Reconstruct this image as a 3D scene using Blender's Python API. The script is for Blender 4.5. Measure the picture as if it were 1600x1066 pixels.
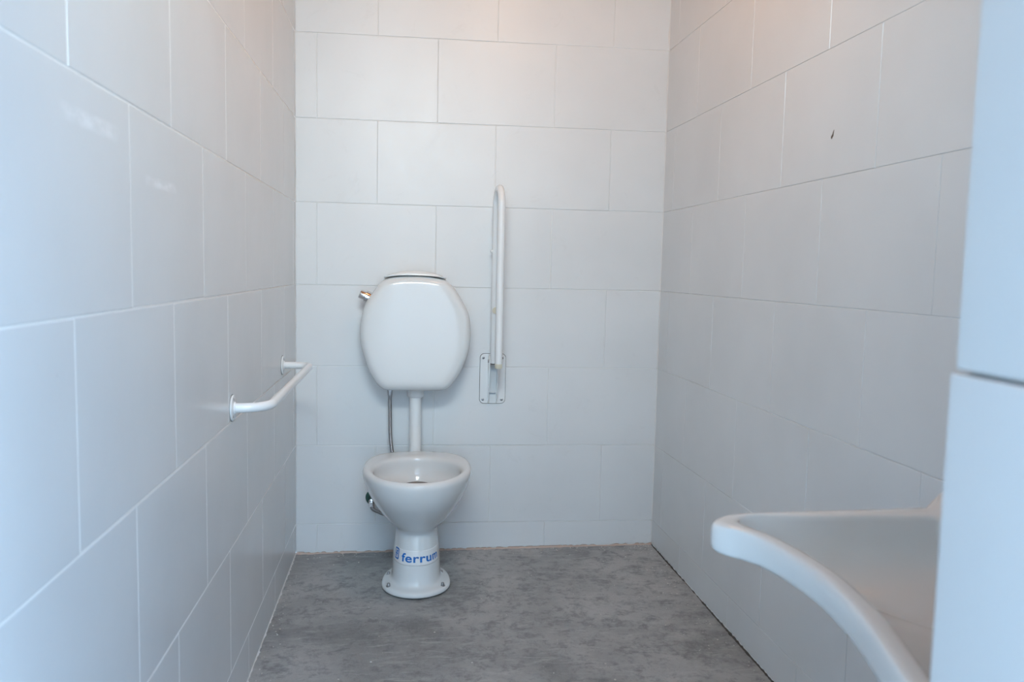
import bpy, bmesh, math, random
from mathutils import Vector, Matrix, noise
from mathutils.bvhtree import BVHTree
random.seed(7)
for o in list(bpy.data.objects): bpy.data.objects.remove(o)
SC = bpy.context.scene
COL = SC.collection
PI = math.pi

# ------------------------------------------------------------------ camera
CAM = Vector((0.4597, -3.0545, 1.1055))
yaw, pit, rol = -0.1117, -0.0871, 0.0212
fw = Vector((-math.sin(yaw)*math.cos(pit), math.cos(yaw)*math.cos(pit), math.sin(pit)))
r0 = Vector((math.cos(yaw), math.sin(yaw), 0)); u0 = r0.cross(fw)
rr = r0*math.cos(rol) + u0*math.sin(rol); uu = -r0*math.sin(rol) + u0*math.cos(rol)
cd = bpy.data.cameras.new('camera'); cam = bpy.data.objects.new('camera', cd); COL.objects.link(cam)
M = Matrix((rr, uu, -fw)).transposed().to_4x4(); M.translation = CAM
cam.matrix_world = M
cd.sensor_width = 36; cd.lens = 1271.7/1600*36
cd.clip_start = 0.02
cd.dof.use_dof = True; cd.dof.focus_distance = 2.75; cd.dof.aperture_fstop = 5.6
SC.camera = cam

# ------------------------------------------------------------------ view, sky, lights
vs = SC.view_settings
vs.view_transform = 'Standard'; vs.look = 'None'; vs.gamma = 1; vs.use_curve_mapping = False
vs.exposure = 0.14
wd = bpy.data.worlds.new('sky'); SC.world = wd; wd.use_nodes = True
wn, wl = wd.node_tree.nodes, wd.node_tree.links
wn.clear()
out = wn.new('ShaderNodeOutputWorld'); bg = wn.new('ShaderNodeBackground')
tc = wn.new('ShaderNodeTexCoord'); sp = wn.new('ShaderNodeSeparateXYZ'); cr = wn.new('ShaderNodeValToRGB')
wl.new(tc.outputs['Generated'], sp.inputs[0]); wl.new(sp.outputs['Z'], cr.inputs[0])
e = cr.color_ramp.elements
e[0].position = 0.0; e[0].color = (0.47, 0.74, 1.0, 1)
e[1].position = 0.75; e[1].color = (0.30, 0.58, 1.0, 1)
wl.new(cr.outputs[0], bg.inputs[0]); bg.inputs[1].default_value = 10.5
wl.new(bg.outputs[0], out.inputs[0])

def sun(name, energy, color, rot, angle=0.01):
    l = bpy.data.lights.new(name, 'SUN'); l.energy = energy; l.color = color; l.angle = angle
    o = bpy.data.objects.new(name, l); COL.objects.link(o); o.rotation_euler = rot; return o
# the sun stands high behind the building and lights the yard and the wall facing the doorway
sun('sun', 4.5, (1.0, 0.93, 0.84), (math.radians(-42), math.radians(6), 0))
def area(name, loc, rot, sx, sy, power, color, spread=180):
    l = bpy.data.lights.new(name, 'AREA'); l.shape = 'RECTANGLE'; l.size = sx; l.size_y = sy; l.energy = power; l.color = color
    l.spread = math.radians(spread)
    o = bpy.data.objects.new(name, l); COL.objects.link(o); o.location = loc; o.rotation_euler = rot; return o
# fill light set as daylight in an unseen, added transom over the doorway
area('transom_fill', (.43, -2.56, 2.12), (math.radians(69), 0, 0), .68, .28, 8.5, (.87, .98, 1.0), 108)
# unseen warm fill light under the ceiling, added to tint the upper walls
pl_ = bpy.data.lights.new('warm_fill', 'POINT'); pl_.energy = 7.0; pl_.color = (1.0, .52, .22); pl_.shadow_soft_size = .12
po_ = bpy.data.objects.new('warm_fill', pl_); COL.objects.link(po_); po_.location = (.78, -1.0, 2.27)

# ------------------------------------------------------------------ helpers
def tag(o, label=None, cat=None, group=None, kind=None):
    if label: o['label'] = label
    if cat: o['category'] = cat
    if group: o['group'] = group
    if kind: o['kind'] = kind
    return o

def link(name, me, mat, parent=None, smooth=True):
    o = bpy.data.objects.new(name, me); COL.objects.link(o)
    if mat: me.materials.append(mat)
    if smooth:
        for p in me.polygons: p.use_smooth = True
    if parent: o.parent = parent; o.matrix_parent_inverse = parent.matrix_world.inverted()
    return o

def build(name, bm, mat, parent=None, smooth=True, subsurf=0, auto=None):
    bmesh.ops.recalc_face_normals(bm, faces=bm.faces)
    me = bpy.data.meshes.new(name); bm.to_mesh(me); bm.free()
    o = link(name, me, mat, parent, smooth)
    if auto:
        for ed in me.edges: pass
        me.set_sharp_from_angle(angle=math.radians(auto))
    if subsurf:
        m = o.modifiers.new('subsurf', 'SUBSURF'); m.levels = subsurf; m.render_levels = subsurf
    return o

def empty(name, loc, rz=0):
    o = bpy.data.objects.new(name, None); COL.objects.link(o); o.location = loc; o.rotation_euler = (0, 0, rz)
    o.empty_display_size = .1
    bpy.context.view_layer.update()
    return o

def loft(bm, rings, cap0=True, cap1=True, closed=True):
    vr = [[bm.verts.new(p) for p in r] for r in rings]
    n = len(vr[0])
    for a, b in zip(vr, vr[1:]):
        for i in range(n if closed else n-1):
            j = (i+1) % n
            bm.faces.new((a[i], a[j], b[j], b[i]))
    if cap0: bm.faces.new(vr[0][::-1])
    if cap1: bm.faces.new(vr[-1])
    return vr

def fan(bm, ring, c):
    v = bm.verts.new(c); n = len(ring)
    for i in range(n): bm.faces.new((ring[i], ring[(i+1) % n], v))

def catmull(pts, n, closed=True):
    P = [Vector(p) for p in pts]; m = len(P); out = []
    segs = m if closed else m-1
    L = 200
    dense = []
    for i in range(segs):
        if closed: p0, p1, p2, p3 = P[(i-1) % m], P[i], P[(i+1) % m], P[(i+2) % m]
        else: p0, p1, p2, p3 = P[max(i-1, 0)], P[i], P[i+1], P[min(i+2, m-1)]
        for k in range(24):
            t = k/24
            dense.append(.5*((2*p1)+(-p0+p2)*t+(2*p0-5*p1+4*p2-p3)*t*t+(-p0+3*p1-3*p2+p3)*t**3))
    if closed: dense.append(dense[0].copy())
    else: dense.append(P[-1].copy())
    acc = [0]
    for a, b in zip(dense, dense[1:]): acc.append(acc[-1]+(b-a).length)
    tot = acc[-1]; k = 0
    cnt = n if closed else n-1
    for i in range(n):
        d = tot*i/cnt
        while k < len(acc)-2 and acc[k+1] < d: k += 1
        sg = acc[k+1]-acc[k]
        t = 0 if sg == 0 else (d-acc[k])/sg
        out.append(dense[k].lerp(dense[k+1], min(t, 1)))
    return out

def tube(bm, path, rad, seg=20, cap=True):
    """sweep a circle along a list of points; rad may be a number or a list"""
    P = [Vector(p) for p in path]; n = len(P)
    rads = rad if isinstance(rad, (list, tuple)) else [rad]*n
    t = (P[1]-P[0]).normalized()
    ref = Vector((0, 0, 1)) if abs(t.z) < .9 else Vector((1, 0, 0))
    nrm = (ref - t*ref.dot(t)).normalized()
    rings = []
    for i in range(n):
        if i == 0: tt = (P[1]-P[0]).normalized()
        elif i == n-1: tt = (P[-1]-P[-2]).normalized()
        else: tt = ((P[i+1]-P[i]).normalized()+(P[i]-P[i-1]).normalized()).normalized()
        nrm = (nrm - tt*nrm.dot(tt)).normalized(); bn = tt.cross(nrm)
        rings.append([P[i]+(nrm*math.cos(2*PI*k/seg)+bn*math.sin(2*PI*k/seg))*rads[i] for k in range(seg)])
    loft(bm, rings, cap, cap)

def fillet(pts, rads, n=10):
    """polyline with rounded corners"""
    P = [Vector(p) for p in pts]; out = [P[0]]
    for i in range(1, len(P)-1):
        a, b, c = P[i-1], P[i], P[i+1]; r = rads[i-1]
        d1 = (a-b).normalized(); d2 = (c-b).normalized(); ang = d1.angle(d2)
        L = r/math.tan(ang/2); s = b+d1*L; e_ = b+d2*L
        cen = b+(d1+d2).normalized()*(r/math.sin(ang/2))
        v0 = s-cen; v1 = e_-cen; om = v0.angle(v1)
        for k in range(n+1):
            t = k/n; out.append(cen + v0*(math.sin((1-t)*om)/math.sin(om)) + v1*(math.sin(t*om)/math.sin(om)))
    out.append(P[-1]); return out

def lathe(bm, prof, axis0, axisdir, seg=28):
    """prof: list of (distance along the axis, radius)"""
    d = Vector(axisdir).normalized(); c = Vector(axis0)
    ref = Vector((0, 0, 1)) if abs(d.z) < .9 else Vector((1, 0, 0))
    a = (ref-d*ref.dot(d)).normalized(); b = d.cross(a)
    rings = [[c+d*t+(a*math.cos(2*PI*k/seg)+b*math.sin(2*PI*k/seg))*max(r, 1e-5) for k in range(seg)] for t, r in prof]
    loft(bm, rings)

def box(bm, x0, x1, y0, y1, z0, z1):
    v = [bm.verts.new((x, y, z)) for z in (z0, z1) for x, y in ((x0, y0), (x1, y0), (x1, y1), (x0, y1))]
    for f in ((3, 2, 1, 0), (4, 5, 6, 7), (0, 1, 5, 4), (1, 2, 6, 5), (2, 3, 7, 6), (3, 0, 4, 7)):
        bm.faces.new([v[i] for i in f])
    return v

# ------------------------------------------------------------------ materials
def mat(name, col, rough=.4, metal=0, spec=.5, coat=0):
    m = bpy.data.materials.new(name); m.use_nodes = True
    b = m.node_tree.nodes['Principled BSDF']
    b.inputs['Base Color'].default_value = (*col, 1); b.inputs['Roughness'].default_value = rough
    b.inputs['Metallic'].default_value = metal; b.inputs['Specular IOR Level'].default_value = spec
    b.inputs['Coat Weight'].default_value = coat; b.inputs['Coat Roughness'].default_value = .03
    return m
def N(m, t, **kw):
    n = m.node_tree.nodes.new(t)
    for k, v in kw.items():
        if k in n.inputs: n.inputs[k].default_value = v
        else: setattr(n, k, v)
    return n
def L(m, a, b): m.node_tree.links.new(a, b)
def ramp(m, src, stops):
    r = N(m, 'ShaderNodeValToRGB'); L(m, src, r.inputs[0]); el = r.color_ramp.elements
    while len(el) < len(stops): el.new(.5)
    for e_, (p, c) in zip(el, stops):
        e_.position = p; e_.color = (c, c, c, 1) if isinstance(c, (int, float)) else (*c, 1)
    return r
def mixc(m, fac, a, b, mode='MIX'):
    x = N(m, 'ShaderNodeMix', data_type='RGBA', blend_type=mode)
    for s, v in ((x.inputs[0], fac), (x.inputs[6], a), (x.inputs[7], b)):
        if hasattr(v, 'is_output'): L(m, v, s)
        elif isinstance(v, (int, float)): s.default_value = v
        else: s.default_value = (*v, 1)
    return x.outputs[2]

def tile_mat(name, col, rough, smudge, glare_streaks=False):
    m = mat(name, col, rough); b = m.node_tree.nodes['Principled BSDF']
    g = N(m, 'ShaderNodeNewGeometry')
    n1 = N(m, 'ShaderNodeTexNoise', Scale=2.3, Detail=3.0); L(m, g.outputs['Position'], n1.inputs['Vector'])
    n2 = N(m, 'ShaderNodeTexNoise', Scale=9.0, Detail=9.0, Roughness=.75, Distortion=1.5); L(m, g.outputs['Position'], n2.inputs['Vector'])
    n3 = N(m, 'ShaderNodeTexNoise', Scale=120.0, Detail=2.0); L(m, g.outputs['Position'], n3.inputs['Vector'])
    dark = tuple(c*.93 for c in col)
    c1 = mixc(m, ramp(m, n1.outputs[0], ((.35, 0), (.7, 1))).outputs[0], col, dark)
    c2 = c1
    if smudge:
        sm = ramp(m, n2.outputs[0], ((.58, 0), (.74, smudge)))
        c2 = mixc(m, sm.outputs[0], c1, tuple(c*k for c, k in zip(col, (.72, .70, .68))))
    sp_ = ramp(m, n3.outputs[0], ((.80, 0), (.83, .55)))
    c3 = mixc(m, sp_.outputs[0], c2, (.25, .24, .22))
    L(m, c3, b.inputs['Base Color'])
    if smudge:
        rr_ = N(m, 'ShaderNodeMapRange'); L(m, n2.outputs[0], rr_.inputs[0])
        rr_.inputs[1].default_value = .3; rr_.inputs[2].default_value = .7; rr_.inputs[3].default_value = rough-.03; rr_.inputs[4].default_value = rough+.07
        L(m, rr_.outputs[0], b.inputs['Roughness'])
    if glare_streaks:
        # two thin whitish reflection streaks painted into the tile colour
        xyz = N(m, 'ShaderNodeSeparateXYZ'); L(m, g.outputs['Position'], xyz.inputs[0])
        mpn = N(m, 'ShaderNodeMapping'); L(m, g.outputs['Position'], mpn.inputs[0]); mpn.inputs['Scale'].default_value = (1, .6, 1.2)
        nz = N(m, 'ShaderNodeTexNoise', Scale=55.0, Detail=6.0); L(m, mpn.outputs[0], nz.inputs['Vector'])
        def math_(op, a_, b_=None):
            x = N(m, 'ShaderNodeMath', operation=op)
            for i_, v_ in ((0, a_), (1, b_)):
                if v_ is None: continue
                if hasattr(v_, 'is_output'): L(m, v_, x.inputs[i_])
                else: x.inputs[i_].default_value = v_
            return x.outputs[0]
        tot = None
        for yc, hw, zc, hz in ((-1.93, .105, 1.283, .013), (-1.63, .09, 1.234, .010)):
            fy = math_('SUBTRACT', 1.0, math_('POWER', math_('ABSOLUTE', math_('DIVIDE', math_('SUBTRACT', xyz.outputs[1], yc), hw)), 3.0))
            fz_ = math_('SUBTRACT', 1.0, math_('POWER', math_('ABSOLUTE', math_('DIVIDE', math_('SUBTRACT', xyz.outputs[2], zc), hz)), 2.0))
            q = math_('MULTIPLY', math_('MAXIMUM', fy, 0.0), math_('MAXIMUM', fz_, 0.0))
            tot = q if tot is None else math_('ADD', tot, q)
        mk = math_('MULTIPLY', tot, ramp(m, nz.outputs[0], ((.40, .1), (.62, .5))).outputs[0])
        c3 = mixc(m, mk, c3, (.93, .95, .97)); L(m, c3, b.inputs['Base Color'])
    bp = N(m, 'ShaderNodeBump', Strength=.04, Distance=.01); n4 = N(m, 'ShaderNodeTexNoise', Scale=14.0, Detail=2.0)
    L(m, g.outputs['Position'], n4.inputs['Vector']); L(m, n4.outputs[0], bp.inputs['Height']); L(m, bp.outputs[0], b.inputs['Normal'])
    return m
M_TILE = tile_mat('glazed_tile', (.70, .72, .728), .27, 0)
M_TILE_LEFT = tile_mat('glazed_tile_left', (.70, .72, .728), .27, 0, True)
M_TILE_BACK = tile_mat('glazed_tile_back', (.73, .75, .76), .38, .22)
M_GROUT = mat('grout', (.80, .81, .80), .8)
M_JAMBTILE = tile_mat('glazed_jamb_tile', (.70, .71, .715), .22, 0)
M_CERAMIC = mat('white_ceramic', (.71, .73, .735), .10, 0, .36, .04)
M_BASIN = mat('cream_ceramic', (.74, .75, .74), .08, 0, .5, .3)
M_PLASTIC = mat('white_plastic', (.78, .79, .79), .35)
M_ENAMEL = mat('white_enamel', (.78, .80, .81), .22, 0, .5, .3)
M_CREAM = mat('cream_plastic', (.66, .62, .50), .45)
M_CHROME = mat('chrome', (.72, .72, .73), .12, 1)
M_STEEL = mat('steel', (.34, .34, .35), .32, 1)
M_DARK = mat('dark_rubber', (.03, .03, .03), .6)
M_GREEN = mat('green_plastic', (.015, .075, .06), .45)
M_BLUE = mat('blue_ink', (.002, .145, .50), .45)
M_STICKER = mat('clear_sticker', (.80, .81, .82), .15)
M_MORTAR = mat('mortar', (.56, .44, .38), .9)
M_GAP = mat('dark_joint', (.07, .065, .06), .95)
M_CAULK = mat('white_caulk', (.75, .75, .74), .7)
M_CRUMB = mat('crumb', (.60, .59, .56), .9)
M_DIRT = mat('dirt', (.10, .09, .08), .9)
M_SPECK = mat('speck', (.10, .07, .05), .8)
M_WATER = mat('stained_water', (.09, .06, .045), .08)
M_CEIL = mat('ceiling_board', (.52, .26, .13), .5)
M_PLASTER = mat('outside_plaster', (.62, .60, .57), .85)

def floor_mat():
    m = mat('concrete', (.25, .25, .24), .62); b = m.node_tree.nodes['Principled BSDF']
    g = N(m, 'ShaderNodeNewGeometry')
    mp = N(m, 'ShaderNodeMapping'); L(m, g.outputs['Position'], mp.inputs[0]); mp.inputs['Scale'].default_value = (1.0, 1.0, 1.0)
    a = N(m, 'ShaderNodeTexNoise', Scale=2.2, Detail=6.0, Roughness=.6, Distortion=.6); L(m, mp.outputs[0], a.inputs['Vector'])
    c = N(m, 'ShaderNodeTexNoise', Scale=22.0, Detail=12.0, Roughness=.78, Distortion=.25); L(m, mp.outputs[0], c.inputs['Vector'])
    mp2 = N(m, 'ShaderNodeMapping'); L(m, g.outputs['Position'], mp2.inputs[0]); mp2.inputs['Scale'].default_value = (1.2, 4.0, 1); mp2.inputs['Rotation'].default_value = (0, 0, .45)
    d = N(m, 'ShaderNodeTexNoise', Scale=9.0, Detail=10.0, Roughness=.75, Distortion=.5); L(m, mp2.outputs[0], d.inputs['Vector'])
    e_ = N(m, 'ShaderNodeTexNoise', Scale=90.0, Detail=4.0, Roughness=.7); L(m, mp.outputs[0], e_.inputs['Vector'])
    c1 = mixc(m, ramp(m, a.outputs[0], ((.36, 0), (.64, 1))).outputs[0], (.235, .242, .242), (.43, .432, .425))
    c2 = mixc(m, ramp(m, c.outputs[0], ((.38, .75), (.52, 0))).outputs[0], c1, (.14, .145, .147))
    c3 = mixc(m, ramp(m, d.outputs[0], ((.52, 0), (.66, .65))).outputs[0], c2, (.46, .465, .46))
    c4 = mixc(m, ramp(m, e_.outputs[0], ((.66, 0), (.74, .7))).outputs[0], c3, (.50, .50, .48))
    c5 = mixc(m, ramp(m, e_.outputs[0], ((.28, .6), (.34, 0))).outputs[0], c4, (.07, .07, .07))
    L(m, c5, b.inputs['Base Color'])
    L(m, ramp(m, c.outputs[0], ((.3, .42), (.7, .75))).outputs[0], b.inputs['Roughness'])
    bp = N(m, 'ShaderNodeBump', Strength=.35, Distance=.01)
    L(m, mixc(m, .5, c.outputs[0], e_.outputs[0]), bp.inputs['Height']); L(m, bp.outputs[0], b.inputs['Normal'])
    return m
M_FLOOR = floor_mat()
def ground_mat():
    m = mat('sandy_ground', (.55, .44, .33), .95); b = m.node_tree.nodes['Principled BSDF']
    a = N(m, 'ShaderNodeTexNoise', Scale=3.0, Detail=8.0)
    g = N(m, 'ShaderNodeNewGeometry'); L(m, g.outputs['Position'], a.inputs['Vector'])
    L(m, mixc(m, a.outputs[0], (.50, .38, .27), (.62, .50, .38)), b.inputs['Base Color']); return m
M_GROUND = ground_mat()

# ------------------------------------------------------------------ room
W = 1.3729; AL, AR = .0178, .0252; TH = .30; TW = .4331; Z6 = .136
YF = -2.55                      # inner face of the front wall
TOP = 2.50
def fz(x, y): return .021 + .0115*max(0, min(1, x/W))*1.3 + .0082*y     # the floor falls slightly towards the door

def tiled_wall(name, org, sdir, smax, off, phase, mt, nrm, smin=0.0, floor=True, rows=None, tilt=.0016, lip=.0006, gap=.0013, bed=.0006):
    """rows of bevelled ceramic tiles bedded on a grout layer, one mesh"""
    bm = bmesh.new(); org = Vector(org); sd = Vector(sdir); nm = Vector(nrm); up = Vector((0, 0, 1))
    g = gap; bv = .0016; th = .003
    grout_faces = []
    def P(s, z, d): return org+sd*s+up*z+nm*d
    # grout bed
    f0 = [bm.verts.new(P(s, z, d)) for d in (-.012, bed) for s, z in ((smin-.0, -.05), (smax, -.05), (smax, TOP), (smin, TOP))]
    for q in ((0, 3, 2, 1), (4, 5, 6, 7), (0, 1, 5, 4), (1, 2, 6, 5), (2, 3, 7, 6), (3, 0, 4, 7)):
        grout_faces.append(bm.faces.new([f0[i] for i in q]))
    for f in grout_faces: f.material_index = 1
    rows = rows or [(-1, Z6)] + [(Z6+TH*i, Z6+TH*(i+1)) for i in range(8)]
    for ri, (z0, z1) in enumerate(rows):
        z1 = min(z1, TOP)
        ph = phase(ri)
        n0 = int((smin-off)/TW)-2
        for n in range(n0, n0+16):
            s0 = off+(n+ph)*TW; s1 = s0+TW
            a, b = max(s0, smin+.0008), min(s1, smax-.0008)
            if b-a < .012: continue
            rnd = random.Random(hash((name, ri, n)) if False else (len(name)*7919+ri*131+n*17))
            d0 = rnd.uniform(.0001, lip); ta = rnd.uniform(-1, 1)*tilt; tb = rnd.uniform(-1, 1)*tilt
            aa, bb = a+g*rnd.uniform(.5, 1.2), b-g*rnd.uniform(.5, 1.2)
            zz0 = z0+g*rnd.uniform(.5, 1.2) if z0 > 0 else None; zz1 = z1-g*rnd.uniform(.5, 1.2)
            def zb(s):
                if zz0 is not None: return zz0
                q = org+sd*s
                return fz(q.x, q.y)+.006+.003*rnd.random()
            zl, zr = zb(aa), zb(bb)
            def D(s, z): return d0+(s-(a+b)/2)*ta+(z-(z0+z1)/2 if z0 > 0 else 0)*tb
            out_ = [(aa, zl), (bb, zr), (bb, zz1), (aa, zz1)]
            in_ = [(aa+bv, zl+bv), (bb-bv, zr+bv), (bb-bv, zz1-bv), (aa+bv, zz1-bv)]
            v0 = [bm.verts.new(P(s, z, -.002)) for s, z in out_]
            v1 = [bm.verts.new(P(s, z, th-.0011+D(s, z))) for s, z in out_]
            vm = [bm.verts.new(P((s+s2)/2*.999+s*.001 if False else s+(s2-s)*.3, z+(z2-z)*.3, th-.0003+D(s, z))) for (s, z), (s2, z2) in zip(out_, in_)]
            v2 = [bm.verts.new(P(s, z, th+D(s, z))) for s, z in in_]
            for lo, hi in ((v0, v1), (v1, vm), (vm, v2)):
                for i in range(4):
                    j = (i+1) % 4; bm.faces.new((lo[i], lo[j], hi[j], hi[i]))
            bm.faces.new(v2)
    bmesh.ops.recalc_face_normals(bm, faces=bm.faces)
    me = bpy.data.meshes.new(name); bm.to_mesh(me); bm.free()
    o = link(name, me, mt, None, False); me.materials.append(M_GROUT)
    return o

TT = .003   # the glazed face is 3 mm proud of the plane it is measured on
tag(tiled_wall('wall_back', (0, TT, 0), (1, 0, 0), W, .0771, lambda r: (0 if r % 2 == 0 else .5), M_TILE_BACK, (0, -1, 0)), kind='structure')
LD = (math.sin(AL), -math.cos(AL), 0); RD = (math.sin(AR), -math.cos(AR), 0)
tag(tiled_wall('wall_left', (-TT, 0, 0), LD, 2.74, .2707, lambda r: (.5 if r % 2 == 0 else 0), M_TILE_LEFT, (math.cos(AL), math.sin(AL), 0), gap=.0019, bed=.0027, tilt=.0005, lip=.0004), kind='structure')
tag(tiled_wall('wall_right', (W+TT, 0, 0), RD, 2.72, -.1115, lambda r: (0 if r % 2 == 0 else .5), M_TILE, (-math.cos(AR), -math.sin(AR), 0), gap=.0009, bed=.0014, lip=.0003), kind='structure')

# floor: one slab with a slight fall and hand-trowelled unevenness
bm = bmesh.new(); nx, ny = 60, 120
x0, x1, y0, y1 = -.05, 1.55, .03, -2.72
gv = []
for j in range(ny+1):
    row = []
    for i in range(nx+1):
        x = x0+(x1-x0)*i/nx; y = y0+(y1-y0)*j/ny
        z = fz(x, y)+.0022*noise.noise(Vector((x*3, y*3, 1)))+.0009*noise.noise(Vector((x*11, y*11, 4)))
        row.append(bm.verts.new((x, y, z)))
    gv.append(row)
for j in range(ny):
    for i in range(nx): bm.faces.new((gv[j][i], gv[j][i+1], gv[j+1][i+1], gv[j+1][i]))
fl = build('floor', bm, M_FLOOR); tag(fl, kind='structure')
so = fl.modifiers.new('slab', 'SOLIDIFY'); so.thickness = .12; so.offset = -1
if fl.data.polygons[0].normal.z < 0: so.offset = 1

# front wall with the doorway: the right jamb stands just beside the camera
JX = .817
bm = bmesh.new()
box(bm, JX+.008, 1.62, YF-.17, YF, -.06, TOP)
WX0, WX1, WZ0, WZ1 = .07, .80, 1.96, 2.28
box(bm, .055, JX+.008, YF-.17, YF, 1.90, WZ0); box(bm, .055, JX+.008, YF-.17, YF, WZ1, TOP)
box(bm, .055, WX0, YF-.17, YF, WZ0, WZ1); box(bm, WX1, JX+.008, YF-.17, YF, WZ0, WZ1)
wf = build('wall_front', bm, M_PLASTER, smooth=False); tag(wf, kind='structure')
bm = bmesh.new()
for a in ((WX0, WX0+.03, WZ0, WZ1), (WX1-.03, WX1, WZ0, WZ1), (WX0+.03, WX1-.03, WZ0, WZ0+.03), (WX0+.03, WX1-.03, WZ1-.03, WZ1)):
    box(bm, a[0], a[1], YF-.11, YF-.06, a[2], a[3])
tag(build('added_window_1', bm, M_ENAMEL, smooth=False), kind='structure')  # frame of the unseen transom, added around the fill light
def jamb_tiles():
    bm = bmesh.new()
    for k, (z0, z1, dx) in enumerate(((.0, .446, 0), (.448, 1.0425, .0022), (1.0445, 1.64, 0), (1.642, 2.24, .001))):
        v = box(bm, JX-dx, JX+.010-dx, YF-.172, YF+.003+dx, z0+.001, z1)
    bmesh.ops.bevel(bm, geom=list(bm.edges), offset=.0018, segments=3, affect='EDGES', profile=.6)
    return bm
tag(build('trim_1', jamb_tiles(), M_JAMBTILE, None, True, auto=50), kind='structure')

# ceiling, and the ground outside the doorway
bm = bmesh.new(); box(bm, -.1, 1.6, YF-.1, .1, TOP, TOP+.1)
tag(build('ceiling', bm, M_CEIL, smooth=False), kind='structure')
bm = bmesh.new(); lathe(bm, ((0, .045), (.02, .045), (.03, .022), (.06, .02), (.065, .0)), (.78, -1.0, TOP), (0, 0, -1), 24)  # unseen lamp holder, added to go with the warm fill light
tag(build('trim_7', bm, M_PLASTIC), kind='structure')
# unseen dull wall, added outside past the left wall to darken the jamb
bm = bmesh.new(); box(bm, -.16, .052, -4.3, -2.745, -.1, TOP)
tag(build('trim_10', bm, mat('dull_render', (.30, .28, .26), .9), smooth=False), kind='structure')
# unseen porch roof of brown boards, added to keep sky light off the jamb
bm = bmesh.new(); box(bm, -1.2, 1.0, -4.3, YF-.17, TOP, TOP+.1)
tag(build('trim_6', bm, M_CEIL, smooth=False), kind='structure')
bm = bmesh.new(); box(bm, -8, 8, -8.3, -8.0, -.1, 3.6)  # unseen wall opposite the doorway, added to block the low sky
tag(build('trim_8', bm, M_PLASTER, smooth=False), kind='structure')
bm = bmesh.new(); box(bm, -9, 9, -14, -2.715, -.2, -.02)
tag(build('trim_9', bm, M_GROUND, smooth=False), kind='structure')

# corner caulk, uneven, and the mortar left along the foot of the back wall
def ragged(bm, a, b, n, u, v, w, seed):
    rnd = random.Random(seed); a, b = Vector(a), Vector(b); u, v = Vector(u), Vector(v)
    rings = []
    for i in range(n+1):
        p = a.lerp(b, i/n); k1 = w*(.35+1.3*rnd.random()**2); k2 = w*(.35+1.3*rnd.random()**2)
        rings.append([p-(u+v)*.004, p+u*k1-v*.003, p+(u+v)*min(k1, k2)*.45, p+v*k2-u*.003])
    loft(bm, rings)
bm = bmesh.new(); ragged(bm, (W, 0, .04), (W, 0, TOP), 130, (-1, 0, 0), (0, -1, 0), .0055, 3)
tag(build('trim_2', bm, M_CAULK), kind='structure')
bm = bmesh.new(); ragged(bm, (0, 0, .03), (0, 0, TOP), 110, (1, 0, 0), (0, -1, 0), .0028, 4)
tag(build('trim_3', bm, M_CAULK), kind='structure')
bm = bmesh.new(); ragged(bm, (0, 0, fz(0, 0)), (W, 0, fz(W, 0)), 120, (0, -1, 0), (0, 0, 1), .0075, 5)
tag(build('trim_4', bm, M_MORTAR), kind='structure')
bm = bmesh.new(); ragged(bm, (0, 0, fz(0, 0)), (LD[0]*2.5, LD[1]*2.5, fz(0, -2.5)), 260, (1, 0, 0), (0, 0, 1), .0050, 6)
tag(build('trim_5', bm, M_CAULK), kind='structure')

bm = bmesh.new(); ragged(bm, (W-.001, 0, fz(W, 0)), (W-.001+RD[0]*2.6, RD[1]*2.6, fz(W, -2.6)), 260, (-1, 0, 0), (0, 0, 1), .0036, 8)
tag(build('trim_11', bm, M_GAP), kind='structure')

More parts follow.
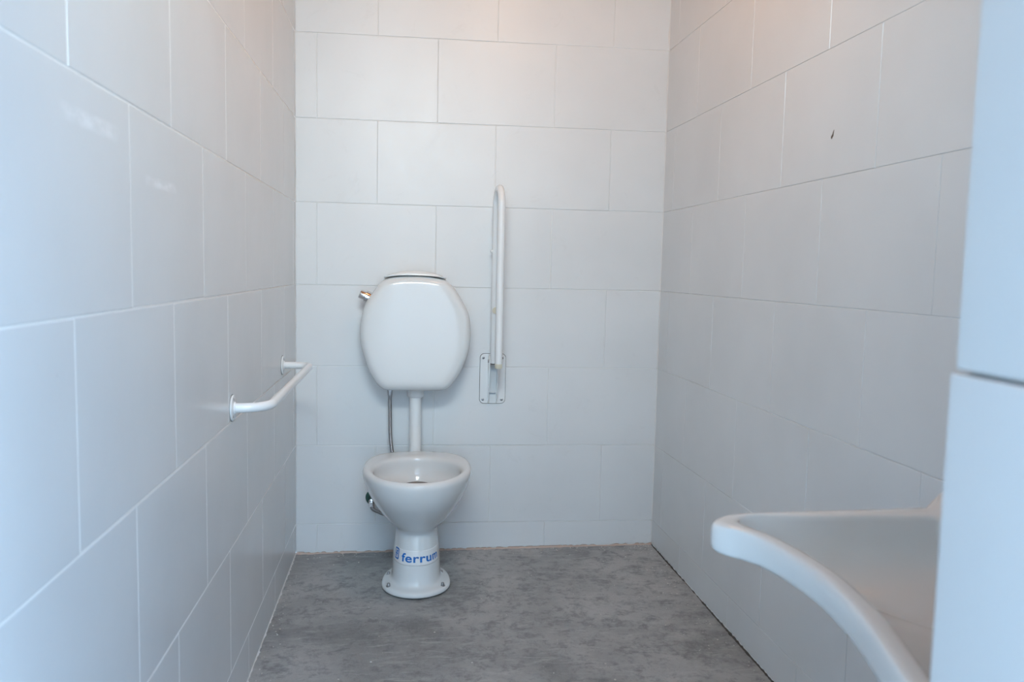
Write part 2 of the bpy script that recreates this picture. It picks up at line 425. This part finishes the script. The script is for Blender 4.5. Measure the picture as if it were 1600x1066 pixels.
# ------------------------------------------------------------------ toilet bowl
NS = 64
def egg(cx, yf, yb, a, z, ef=2.0, eb=2.6, ycw=None):
    """plan ring, round in front and squarer behind"""
    yc = (yf+yb)/2 if ycw is None else ycw
    pts = []
    for k in range(NS):
        t = 2*PI*k/NS; c, s = math.cos(t), math.sin(t)
        e_ = ef if s < 0 else eb
        x = math.copysign(abs(c)**(2/e_), c)*a
        y = math.copysign(abs(s)**(2/e_), s)*((yc-yf) if s < 0 else (yb-yc))
        pts.append(Vector((cx+x, yc+y, z)))
    return pts
TB = fz(.45, -.3)+.001
bowl = empty('toilet_bowl', (.452, -.31, TB))
tag(bowl, 'white ceramic toilet bowl without a seat standing on the concrete floor', 'toilet')
C0 = .452
def bowl_mesh():
    bm = bmesh.new(); R = []
    A = lambda *a, **k: R.append(egg(C0, *a, **k))
    A(-.460, -.175, .114, TB, ef=2.0, eb=2.3, ycw=-.335); A(-.464, -.172, .117, TB+.004, ef=2.0, eb=2.3, ycw=-.335); A(-.464, -.172, .117, TB+.014, ef=2.0, eb=2.3, ycw=-.335)
    A(-.459, -.177, .113, TB+.021, ef=2.0, eb=2.3, ycw=-.335); A(-.438, -.185, .092, TB+.0235, ycw=-.32); A(-.429, -.17, .0835, TB+.029, ef=2.2, ycw=-.31)
    A(-.424, -.16, .0815, TB+.042, ef=2.3, ycw=-.30); A(-.421, -.15, .082, .10, ef=2.3, ycw=-.29); A(-.417, -.15, .079, .14, ef=2.3, ycw=-.29)
    A(-.411, -.15, .0745, .18, ef=2.3, ycw=-.29); A(-.404, -.145, .0705, .212, ef=2.2, ycw=-.285); A(-.403, -.14, .070, .224, ef=2.2, ycw=-.285)
    A(-.409, -.138, .0745, .2315, ef=2.2, ycw=-.285); A(-.424, -.132, .084, .2400, ycw=-.29)
    A(-.448, -.128, .102, .2575, ycw=-.295); A(-.485, -.12, .125, .287, ycw=-.30); A(-.523, -.11, .148, .325, ycw=-.31)
    A(-.548, -.10, .165, .356, ycw=-.315); A(-.563, -.092, .177, .390, ycw=-.32); A(-.569, -.088, .1830, .414, ycw=-.32)
    A(-.569, -.087, .1842, .424, eb=2.8, ycw=-.32); A(-.565, -.089, .181, .4325, eb=2.8, ycw=-.32); A(-.558, -.095, .174, .4368, eb=2.8, ycw=-.32)
    A(-.553, -.135, .164, .4375, ef=2, eb=2.3, ycw=-.33); A(-.549, -.172, .157, .4365, eb=2.1, ycw=-.345); A(-.543, -.18, .147, .431, eb=2.0, ycw=-.35)
    A(-.541, -.184, .144, .42, eb=2.0, ycw=-.35); A(-.541, -.183, .145, .405, eb=2.0, ycw=-.35); A(-.53, -.187, .142, .385, eb=2, ycw=-.345)
    A(-.50, -.192, .12, .370, eb=2, ycw=-.335); A(-.42, -.198, .085, .3575, eb=2, ycw=-.31); A(-.37, -.203, .062, .350, eb=2, ycw=-.29); A(-.35, -.215, .05, .30, eb=2, ycw=-.28); A(-.34, -.225, .04, .26, eb=2, ycw=-.28)
    loft(bm, R)
    return bm
bo = build('bowl', bowl_mesh(), M_CERAMIC, bowl, True, subsurf=1)
bm = bmesh.new(); rg = egg(C0, -.368, -.206, .060, .3515, eb=2, ycw=-.29)
loft(bm, [rg, [p-Vector((0, 0, .01)) for p in rg]])
wtr = build('water', bm, M_WATER, bowl, False); wtr['label'] = 'dark brownish water at the bottom of the bowl'
# fixing bolts with washers on the foot
for bx_, by_ in ((.357, -.290), (.361, -.392), (.540, -.286), (.541, -.396)):
    bm = bmesh.new(); z = TB+.0195
    lathe(bm, ((0, .0085), (.0025, .0085), (.003, .0055), (.010, .0052), (.012, .0035), (.0125, 0)), (bx_, by_, z), (0, 0, 1), 16)
    b_ = build('bolt', bm, M_STEEL, bowl, True, auto=40)
# seat fixing holes on the back ledge (dark plugs)
for hx in (.372, .51):
    bm = bmesh.new(); lathe(bm, ((0, .0035), (.0008, .0033), (.001, 0)), (hx, -.118, .4372), (0, 0, 1), 12)
    build('hinge_hole', bm, M_STEEL, bowl)

# sticker wrapped round the pedestal
deps = bpy.context.evaluated_depsgraph_get()
def project(pts_bm, bvh, lift):
    for v in pts_bm.verts:
        h, n, i, d = bvh.ray_cast(Vector((v.co.x, -1.2, v.co.z)), Vector((0, 1, 0)))
        if h: v.co = h+n*(lift+v.co.y)
deps.update(); ev = bo.evaluated_get(deps); em = ev.to_mesh()
mw = bo.matrix_world
bvh = BVHTree.FromPolygons([mw @ v.co for v in em.vertices], [tuple(p.vertices) for p in em.polygons]); ev.to_mesh_clear()
RP = .078      # radius used to unroll the pedestal
def wrap_pt(s, z, lift):
    """s = arc length from the front centre line; the ray comes in radially"""
    th_ = s/RP; c = Vector((C0, -.335, z)); d = Vector((math.sin(th_), -math.cos(th_), 0))
    h, n, i, dd = bvh.ray_cast(c+d*.3, -d)
    return (h+n*lift) if h else c+d*RP
ZT = .1335     # baseline of the lettering
bm = bmesh.new(); n = 96; rows_ = []
for zz in [ZT-.012+.050*k/12 for k in range(13)]:
    rows_.append([bm.verts.new(wrap_pt(-.108+.216*i/n, zz, .0003)) for i in range(n+1)])
for r1, r2 in zip(rows_, rows_[1:]):
    for i in range(n): bm.faces.new((r1[i], r1[i+1], r2[i+1], r2[i]))
stk = build('sticker', bm, M_STICKER, bowl)
sd_ = stk.modifiers.new('film', 'SOLIDIFY'); sd_.thickness = .0001; sd_.offset = 1
stk['label'] = 'clear sticker band with blue lettering round the pedestal'
def text_bm(body, size, bold=0.0):
    cu = bpy.data.curves.new('lettering', 'FONT'); cu.body = body; cu.size = size; cu.offset = bold; cu.resolution_u = 6; cu.space_character = 1.06
    to = bpy.data.objects.new('lettering_curve', cu); COL.objects.link(to)
    dg = bpy.context.evaluated_depsgraph_get(); dg.update()
    me = bpy.data.meshes.new_from_object(to.evaluated_get(dg)); bpy.data.objects.remove(to)
    bm = bmesh.new(); bm.from_mesh(me); bpy.data.meshes.remove(me)
    return bm
def wrap_flat(bm, s0, z0, lift=.0010):
    # slice into thin vertical strips so the flat glyphs bend with the surface
    xs = [v.co.x for v in bm.verts]; x = min(xs)
    while x < max(xs):
        bmesh.ops.bisect_plane(bm, geom=list(bm.verts)+list(bm.edges)+list(bm.faces), plane_co=(x, 0, 0), plane_no=(1, 0, 0)); x += .0035
    for v in bm.verts: v.co = wrap_pt(s0+v.co.x, z0+v.co.y, lift)
    return bm
tb = text_bm('ferrum', .0390, .0008)
xs = [v.co.x for v in tb.verts]; wid = max(xs)-min(xs)
LS0, LS1 = -.0515, .094
for v in tb.verts: v.co.x = (v.co.x-min(xs))*(LS1-LS0)/wid if False else v.co.x
mn = min(xs); k_ = (LS1-LS0)/wid
for v in tb.verts: v.co.x = (v.co.x-mn)*k_
o = build('lettering', wrap_flat(tb, LS0, ZT), M_BLUE, stk)
# emblem: rounded square ring with a small cross-barred stroke inside
def emblem():
    bm = bmesh.new()
    def rect(x0, x1, y0, y1):
        v = [bm.verts.new(p) for p in ((x0, y0, 0), (x1, y0, 0), (x1, y1, 0), (x0, y1, 0))]; bm.faces.new(v)
    w_, h_, t = .031, .038, .0050
    for i in range(4): pass
    def rr_pts(x0, x1, y0, y1, r):
        P = []
        for cx, cy, a0 in ((x1-r, y1-r, 0), (x0+r, y1-r, 90), (x0+r, y0+r, 180), (x1-r, y0+r, 270)):
            for k in range(6):
                a = math.radians(a0+90*k/5); P.append((cx+r*math.cos(a), cy+r*math.sin(a), 0))
        return P
    A_ = [bm.verts.new(p) for p in rr_pts(0, w_, 0, h_, .006)]; B_ = [bm.verts.new(p) for p in rr_pts(t, w_-t, t, h_-t, .003)]
    n = len(A_)
    for i in range(n): j = (i+1) % n; bm.faces.new((A_[i], A_[j], B_[j], B_[i]))
    rect(.0120, .0185, .0085, .0295); rect(.0185, .0235, .0250, .0295); rect(.0080, .0120, .0160, .0205); rect(.0185, .0225, .0160, .0205)
    return bm
build('emblem', wrap_flat(emblem(), -.0985, ZT-.001), M_BLUE, stk)

# ------------------------------------------------------------------ cistern
cis = empty('cistern', (.4408, 0, .666)); tag(cis, 'white oval ceramic cistern mounted on the back wall above the toilet bowl', 'toilet tank')
CO = [(.331, 1.065), (.308, 1.045), (.287, 1.015), (.267, .987), (.256, .959), (.249, .93), (.2435, .89), (.243, .865), (.2465, .83), (.254, .80), (.272, .745), (.296, .701), (.314, .680), (.323, .673), (.345, .6665),
      (.39, .6655), (.44, .6655), (.49, .6655), (.535, .6665), (.556, .673), (.568, .684), (.588, .710), (.610, .748), (.630, .804), (.637, .854), (.6375, .89), (.630, .94), (.609, .985), (.579, 1.032), (.560, 1.051), (.542, 1.066), (.51, 1.073), (.475, 1.0775), (.44, 1.079), (.40, 1.0775), (.36, 1.073)]
out2 = catmull([(x, 0, z) for x, z in CO], 96)
cc = Vector((.4405, 0, .865))
def cring(y, s, dz=0): return [Vector((cc.x+(p.x-cc.x)*s, y, cc.z+(p.z-cc.z)*s+dz)) for p in out2]
def inset_ring(y, d):
    """move the outline inward by d along its own normal"""
    r = []; n = len(out2)
    for i in range(n):
        t = (out2[(i+2) % n]-out2[(i-2) % n]); nn = Vector((t.z, 0, -t.x)).normalized()
        p = out2[i]
        if (p+nn*.01-cc).length < (p-cc).length: q = p+nn*d
        else: q = p-nn*d
        r.append(Vector((q.x, y, q.z)))
    return r
bm = bmesh.new()
rings = [inset_ring(-.004, .012), inset_ring(-.012, .003), inset_ring(-.03, 0), inset_ring(-.08, 0), inset_ring(-.125, 0), inset_ring(-.140, .0012), inset_ring(-.151, .0045), inset_ring(-.159, .010), inset_ring(-.1645, .0165), inset_ring(-.1672, .024), inset_ring(-.1683, .033), inset_ring(-.1688, .045),
         [p.lerp(Vector((cc.x, -.1691, cc.z)), .35) for p in inset_ring(-.1690, .045)], [p.lerp(Vector((cc.x, -.1695, cc.z)), .65) for p in inset_ring(-.1692, .045)], [p.lerp(Vector((cc.x, -.1697, cc.z)), .9) for p in inset_ring(-.1694, .045)]]
loft(bm, rings)
build('tank', bm, M_CERAMIC, cis)
# lid: thin crescent slab following the arched top
def arc(zm, ze, xl=.3255, xr=.5465, n=24):
    P = []
    for i in range(n+1):
        t = -1+2*i/n; P.append((xl+(xr-xl)*i/n, ze+(zm-ze)*(1-abs(t)**2.3)))
    return P
top_ = arc(1.0955, 1.0725); bot_ = arc(1.0800, 1.0668)
sec = [(x, z) for x, z in bot_] + [(x, z) for x, z in top_[::-1]]
bm = bmesh.new(); lc = Vector((.436, 0, 1.078))
def lring(y, s, dz): return [Vector((lc.x+(x-lc.x)*s, y, lc.z+(z-lc.z)*dz)) for x, z in sec]
loft(bm, [lring(-.004, .97, .8), lring(-.01, 1, 1), lring(-.06, 1, 1), lring(-.11, 1, 1), lring(-.140, .99, .98), lring(-.152, .97, .85), lring(-.158, .94, .55), lring(-.1595, .92, .25)])
lid = build('lid', bm, M_CERAMIC, cis)
# push button on the upper left shoulder
ax = Vector((-.93, -.05, .40)).normalized()
bs = Vector((.279, -.085, .992))
bm = bmesh.new(); lathe(bm, ((-.012, .0205), (.0, .0215), (.022, .0215), (.0235, .020), (.024, .016)), bs, ax, 32)
fb = build('flush_button', bm, M_CHROME, cis, True, auto=40); fb['label'] = 'chrome flush button collar'
bm = bmesh.new(); lathe(bm, ((.022, .0160), (.042, .0163), (.0437, .0150), (.0442, .0)), bs, ax, 32)
build('cap', bm, M_CHROME, fb, True, auto=40)
# outlet nut
bm = bmesh.new(); lathe(bm, ((0, .030), (.004, .0300), (.033, .0300), (.036, .029), (.039, .025)), (.4415, -.062, .670), (0, 0, -1), 36)
build('outlet_nut', bm, M_PLASTIC, cis, True, auto=40)

# flush pipe
bm = bmesh.new(); tube(bm, fillet([(.4415, -.062, .648), (.442, -.062, .36), (.442, -.125, .33)], [.025], 8), .0218, 28)
fp = build('flush_pipe', bm, M_PLASTIC, None, True, auto=50); tag(fp, 'white plastic flush pipe running down from the cistern to the bowl', 'pipe')

# flexible supply hose
hs = empty('supply_hose', (.352, -.06, .45)); tag(hs, 'corrugated metal water hose hanging under the left of the cistern', 'hose')
path = catmull([(.348, -.055, .640), (.3485, -.056, .60), (.3495, -.06, .55), (.351, -.062, .49), (.356, -.062, .44), (.366, -.060, .36), (.370, -.056, .28), (.362, -.055, .215), (.335, -.058, .190), (.306, -.056, .199), (.288, -.05, .207), (.283, -.046, .215)], 420, False)
rd = [.0058+.0016*(1 if (i % 4) in (1, 2) else 0) for i in range(len(path))]
bm = bmesh.new(); tube(bm, path, rd, 14)
build('corrugated_tube', bm, M_STEEL, hs, True, auto=60)
bm = bmesh.new(); lathe(bm, ((0, .0098), (.012, .0098), (.0135, .0088), (.03, .0078), (.031, .006)), (.348, -.055, .6645), (0, 0, -1), 6)
build('nut', bm, M_STEEL, hs, False)
bm = bmesh.new(); lathe(bm, ((0, .0095), (.016, .0095), (.018, .0075)), (.2815, -.046, .232), (.12, 0, -1), 6)
build('nut', bm, M_CHROME, hs, False)
# wall outlet with its green plastic collar
vl = empty('water_outlet', (.280, 0, .235)); tag(vl, 'small chrome wall outlet in a dark green plastic collar half hidden behind the bowl', 'water outlet')
bm = bmesh.new()
prof = []
lathe(bm, ((0, .021), (.003, .022), (.006, .020), (.008, .012)), (.280, -.001, .238), (0, -1, 0), 24)
for v in bm.verts: v.co.z = .238+(v.co.z-.238)*1.25
build('collar', bm, M_GREEN, vl, True, auto=40)
bm = bmesh.new(); lathe(bm, ((0.004, .0125), (.012, .013), (.016, .0105), (.040, .0095), (.046, .0095), (.0475, .006)), (.2815, 0, .234), (0, -1, 0), 28)
build('outlet_tube', bm, M_CHROME, vl, True, auto=40)

# ------------------------------------------------------------------ left grab rail
gr = empty('grab_rail', (.013, -.71, .77)); tag(gr, 'white bent metal grab rail fixed to the left wall by two round flanges', 'grab rail')
pL = [(.022, -1.100, .768), (.101, -1.100, .768), (.098, -.330, .777), (.006, -.323, .777)]
bm = bmesh.new(); tube(bm, fillet(pL, [.062, .036], 14), .0116, 28)
build('rail_tube', bm, M_ENAMEL, gr, True, auto=50)
nL = Vector((math.cos(AL), math.sin(AL), 0))
for (fx, fy, fz_) in ((.0195, -1.100, .768), (.0058, -.323, .777)):
    c = Vector((fx, fy, fz_))
    bm = bmesh.new(); lathe(bm, ((0, .0305), (.0025, .0315), (.0045, .0300), (.0055, .024), (.006, .015), (.009, .0135)), c, nL, 40)
    fl_ = build('flange', bm, M_ENAMEL, gr, True, auto=35)
    bm = bmesh.new(); lathe(bm, ((-.0005, .0325), (.0006, .0325)), c, nL, 40)
    build('gasket', bm, M_DARK, fl_, False)
    for a in (70, 190, 305):
        q = c+Vector((0, -math.cos(math.radians(a)), math.sin(math.radians(a))))*.0225+nL*.0048
        bm = bmesh.new(); lathe(bm, ((0, .0038), (.0014, .0036), (.0022, .002)), q, nL, 12)
        build('screw', bm, M_STEEL, fl_, True, auto=40)

# ------------------------------------------------------------------ hinged grab bar folded up against the back wall
hb = empty('folding_grab_bar', (.7305, 0, .69)); tag(hb, 'white hinged grab bar folded upright on the back wall beside the cistern', 'grab bar')
def rounded_plate(bm, x0, x1, z0, z1, r, y0, y1):
    P = []
    for cx, cz, a0 in ((x1-r, z1-r, 0), (x0+r, z1-r, 90), (x0+r, z0+r, 180), (x1-r, z0+r, 270)):
        for k in range(8):
            a = math.radians(a0+90*k/7); P.append((cx+r*math.cos(a), cz+r*math.sin(a)))
    cx, cz = (x0+x1)/2, (z0+z1)/2
    f = lambda s, y: [Vector((cx+(x-cx)*s, y, cz+(z-cz)*(1-(1-s)*.5))) for x, z in P]
    loft(bm, [f(1, y0), f(1, y1+.0008), f(.982, y1)])
bm = bmesh.new(); rounded_plate(bm, .683, .779, .599, .788, .016, -.0008, -.0048)
pl = build('wall_plate', bm, M_ENAMEL, hb, True, auto=35)
bm = bmesh.new(); rounded_plate(bm, .6815, .7805, .5975, .7895, .017, .001, -.0014)
build('gasket', bm, M_DARK, pl, False)
for sx, sz in ((.6945, .772), (.7665, .772), (.6945, .6135), (.7665, .6135)):
    bm = bmesh.new(); lathe(bm, ((0, .0048), (.0016, .0046), (.0028, .0028)), (sx, -.0046, sz), (0, -1, 0), 14)
    build('screw', bm, M_STEEL, pl, True, auto=40)
# channel bracket: two cheeks
for x0_, x1_ in ((.7125, .7155), (.7445, .7475)):
    bm = bmesh.new()
    prof = [(-.004, .600), (-.022, .602), (-.046, .655), (-.066, .730), (-.068, .772), (-.060, .784), (-.004, .787)]
    a = [bm.verts.new((x0_, y, z)) for y, z in prof]; b = [bm.verts.new((x1_, y, z)) for y, z in prof]
    bm.faces.new(a); bm.faces.new(b[::-1])
    for i in range(len(prof)): j = (i+1) % len(prof); bm.faces.new((a[i], a[j], b[j], b[i]))
    bmesh.ops.bevel(bm, geom=list(bm.edges), offset=.0006, segments=2, affect='EDGES')
    build('hinge_cheek', bm, M_ENAMEL, hb, True, auto=40)
bm = bmesh.new(); lathe(bm, ((0, .0055), (.004, .0055), (.005, .004), (.0455, .004), (.0465, .0055), (.050, .0055)), (.7075, -.050, .765), (1, 0, 0), 16)
build('pivot_pin', bm, M_STEEL, hb, True, auto=40)
bm = bmesh.new(); box(bm, .7155, .7445, -.012, -.004, .638, .6405)
build('catch', bm, M_STEEL, hb, False)
YB_, YF_ = -.050, -.172
top = [(.7295, YB_, .757), (.7295, YB_, 1.396), (.7365, YF_, 1.396), (.7365, YF_, .768)]
bm = bmesh.new(); tube(bm, fillet(top, [.0608, .0608], 18), .0130, 28)
build('rail_tube', bm, M_ENAMEL, hb, True, auto=50)
bm = bmesh.new(); lathe(bm, ((0, .0133), (.014, .0136), (.0165, .012), (.017, 0)), (.7365, YF_, .769), (0, 0, -1), 28)
ec = build('end_cap', bm, M_CREAM, hb, True, auto=40); ec['label'] = 'cream plastic end cap'
bm = bmesh.new(); lathe(bm, ((0, .0133), (.003, .0133), (.0035, 0)), (.7295, YB_, .757), (0, 0, -1), 28)
build('end_cap', bm, M_DARK, hb, True, auto=40)
bm = bmesh.new(); lathe(bm, ((0, .0115), (.010, .0125), (.0125, .0115), (.013, 0)), (.7315, YB_-.008, .955), (.0, -1, 0), 24)
bf = build('buffer', bm, M_CREAM, hb, True, auto=40); bf['label'] = 'cream rubber buffer disc between the tubes'
bm = bmesh.new(); lathe(bm, ((0, .0085), (.004, .008), (.009, .004), (.0095, 0)), (.719, YB_, 1.172), (-1, -.2, 0), 18)
build('knob', bm, M_ENAMEL, hb, True)

# ------------------------------------------------------------------ wash basin on the right wall
bas = empty('wash_basin', (1.41, -2.14, .70)); tag(bas, 'white wall-hung wash basin with a concave front edge on the right wall', 'basin')
YM = -2.14
# matched control points of the outer edge and of the bowl opening, seen from above
PAIRS = [((1.400, -1.846), (1.262, -1.905)), ((1.272, -1.850), (1.245, -1.898)), ((1.17, -1.856), (1.17, -1.893)), ((1.061, -1.862), (1.075, -1.892)),
         ((.99, -1.868), (1.01, -1.888)), ((.941, -1.876), (.972, -1.884)), ((.913, -1.886), (.953, -1.889)), ((.896, -1.903), (.942, -1.897)),
         ((.892, -1.920), (.937, -1.909)), ((.900, -1.938), (.937, -1.922)), ((.917, -1.958), (.943, -1.942)), ((.933, -1.990), (.957, -1.975)),
         ((.944, -2.040), (.969, -2.025)), ((.949, -2.090), (.976, -2.08)), ((.950, -2.14), (.978, -2.14)), ((.944, -2.20), (.972, -2.205)),
         ((.933, -2.262), (.960, -2.27)), ((.915, -2.334), (.942, -2.34)), ((.898, -2.40), (.926, -2.40)), ((.889, -2.44), (.919, -2.428)),
         ((.889, -2.462), (.920, -2.442)), ((.90, -2.478), (.930, -2.455)), ((.93, -2.488), (.955, -2.462)), ((1.0, -2.495), (1.01, -2.466)),
         ((1.17, -2.50), (1.17, -2.468)), ((1.272, -2.505), (1.245, -2.462)), ((1.40, -2.51), (1.262, -2.455))]
def pcurve(pts, k=6):
    P = [Vector((x, y, 0)) for x, y in pts]; m = len(P); o_ = []
    for i in range(m-1):
        p0, p1, p2, p3 = P[max(i-1, 0)], P[i], P[i+1], P[min(i+2, m-1)]
        for j in range(k):
            t = j/k
            o_.append(.5*((2*p1)+(-p0+p2)*t+(2*p0-5*p1+4*p2-p3)*t*t+(-p0+3*p1-3*p2+p3)*t**3))
    o_.append(P[-1]); return o_
full = [a for a, b in PAIRS]; inf = [b for a, b in PAIRS]
cb = Vector((1.13, YM, 0))
OUT = pcurve(full)+[Vector((1.400, full[-1][1]+(full[0][1]-full[-1][1])*k/25, 0)) for k in range(1, 25)]
INN = pcurve(inf)+[Vector((1.266, inf[-1][1]+(inf[0][1]-inf[-1][1])*k/25, 0)) for k in range(1, 25)]
def wl_z(x): return max(0, (x-1.272))*.9           # the back ledge climbs to the wall
def ring_o(ins, z, ledge=1, sc=None):
    P = []
    for k, p in enumerate(OUT):
        q = p.copy()
        d = (cb-p); d.z = 0
        if p.x < 1.39 or ins > .02: q = p+d.normalized()*ins
        P.append(Vector((q.x, q.y, z+wl_z(p.x)*ledge)))
    return P
def ring_m(t, z):
    return [Vector((a.x*(1-t)+b.x*t, a.y*(1-t)+b.y*t, z+wl_z(a.x*(1-t)+b.x*t))) for a, b in zip(OUT, INN)]
CI = Vector((1.135, YM, 0))
def ring_i(s, z, sh=0):
    return [Vector((CI.x+(p.x-CI.x)*s+sh, CI.y+(p.y-CI.y)*s, z)) for p in INN]
bm = bmesh.new()
R = [ring_i(.2, .605, .09), ring_i(.5, .607, .09), ring_i(.72, .625, .07), ring_i(.82, .655, .045), ring_i(.9, .682, .022), ring_i(.96, .692, .005), ring_o(.022, .6965, 0), ring_o(.006, .6975, 0), ring_o(.001, .7015, 0), ring_o(0, .708, 0.2), ring_o(0, .722, .6), ring_o(.0005, .731, 1), ring_o(.003, .7365), ring_o(.007, .7395),
     ring_m(.40, .7405), ring_m(.68, .7402), ring_m(.88, .7392), ring_i(1, .7360), ring_i(.994, .730), ring_i(.985, .719, .001), ring_i(.97, .706, .004), ring_i(.94, .692, .016), ring_i(.88, .677, .036), ring_i(.80, .663, .052), ring_i(.68, .651, .066), ring_i(.5, .642, .072), ring_i(.25, .638, .074)]
loft(bm, R)
build('basin_bowl', bm, M_BASIN, bas)
bm = bmesh.new(); lathe(bm, ((0, .030), (.002, .030), (.003, .026), (.001, .02), (-.004, .018)), (1.21, YM, .6385), (0, 0, 1), 32)
build('drain', bm, M_CHROME, bas, True, auto=40)

# ------------------------------------------------------------------ little things
def pebble(bm, c, r, rnd):
    s = bmesh.ops.create_icosphere(bm, subdivisions=1, radius=r)
    ax_ = (rnd.uniform(.6, 1.4), rnd.uniform(.6, 1.4), rnd.uniform(.4, .8))
    for v in s['verts']: v.co = Vector((v.co.x*ax_[0], v.co.y*ax_[1], v.co.z*ax_[2]))*(1+rnd.uniform(-.2, .2))+Vector(c)
rnd = random.Random(11)
bmw, bmd = bmesh.new(), bmesh.new()
for i in range(360):
    k = rnd.random()
    if k < .30: x = W-abs(rnd.gauss(0, .05))-.008; y = -rnd.random()**2*1.2-.01; x += y*-.02
    elif k < .52: x = .012+abs(rnd.gauss(0, .022)); y = -rnd.random()*2.0-.01; x += -y*.018
    elif k < .72: x = rnd.uniform(.02, W-.02); y = -abs(rnd.gauss(0, .03))-.01
    else: x = rnd.uniform(.1, 1.35); y = -rnd.random()*2.2
    if (x-.452)**2/.0169+(y+.32)**2/.026 < 1: continue
    r_ = rnd.uniform(.0010, .0031)
    pebble(bmw, (x, y, fz(x, y)+r_*.3), r_, rnd)
tag(build('mortar_crumbs', bmw, M_CRUMB, smooth=False), 'pale and dark crumbs scattered over the concrete floor along the walls', 'debris', kind='stuff')
bmd.free()
bm = bmesh.new()
nR = Vector((-math.cos(AR), -math.sin(AR), 0)); c0 = Vector((1.404, -1.226, 1.434))
for dy, dz, r_ in ((.000, .004, .0032), (.0015, -.001, .0038), (.006, -.005, .0042), (-.002, .0085, .0024)):
    s = bmesh.ops.create_icosphere(bm, subdivisions=2, radius=r_)
    for v in s['verts']: v.co = Vector((v.co.x*.6, v.co.y, v.co.z*1.25))+c0+Vector((0, dy, dz))-nR*.0005
tag(build('dirt_blob', bm, M_SPECK), 'tiny dark brown speck stuck high on the right wall', 'debris')
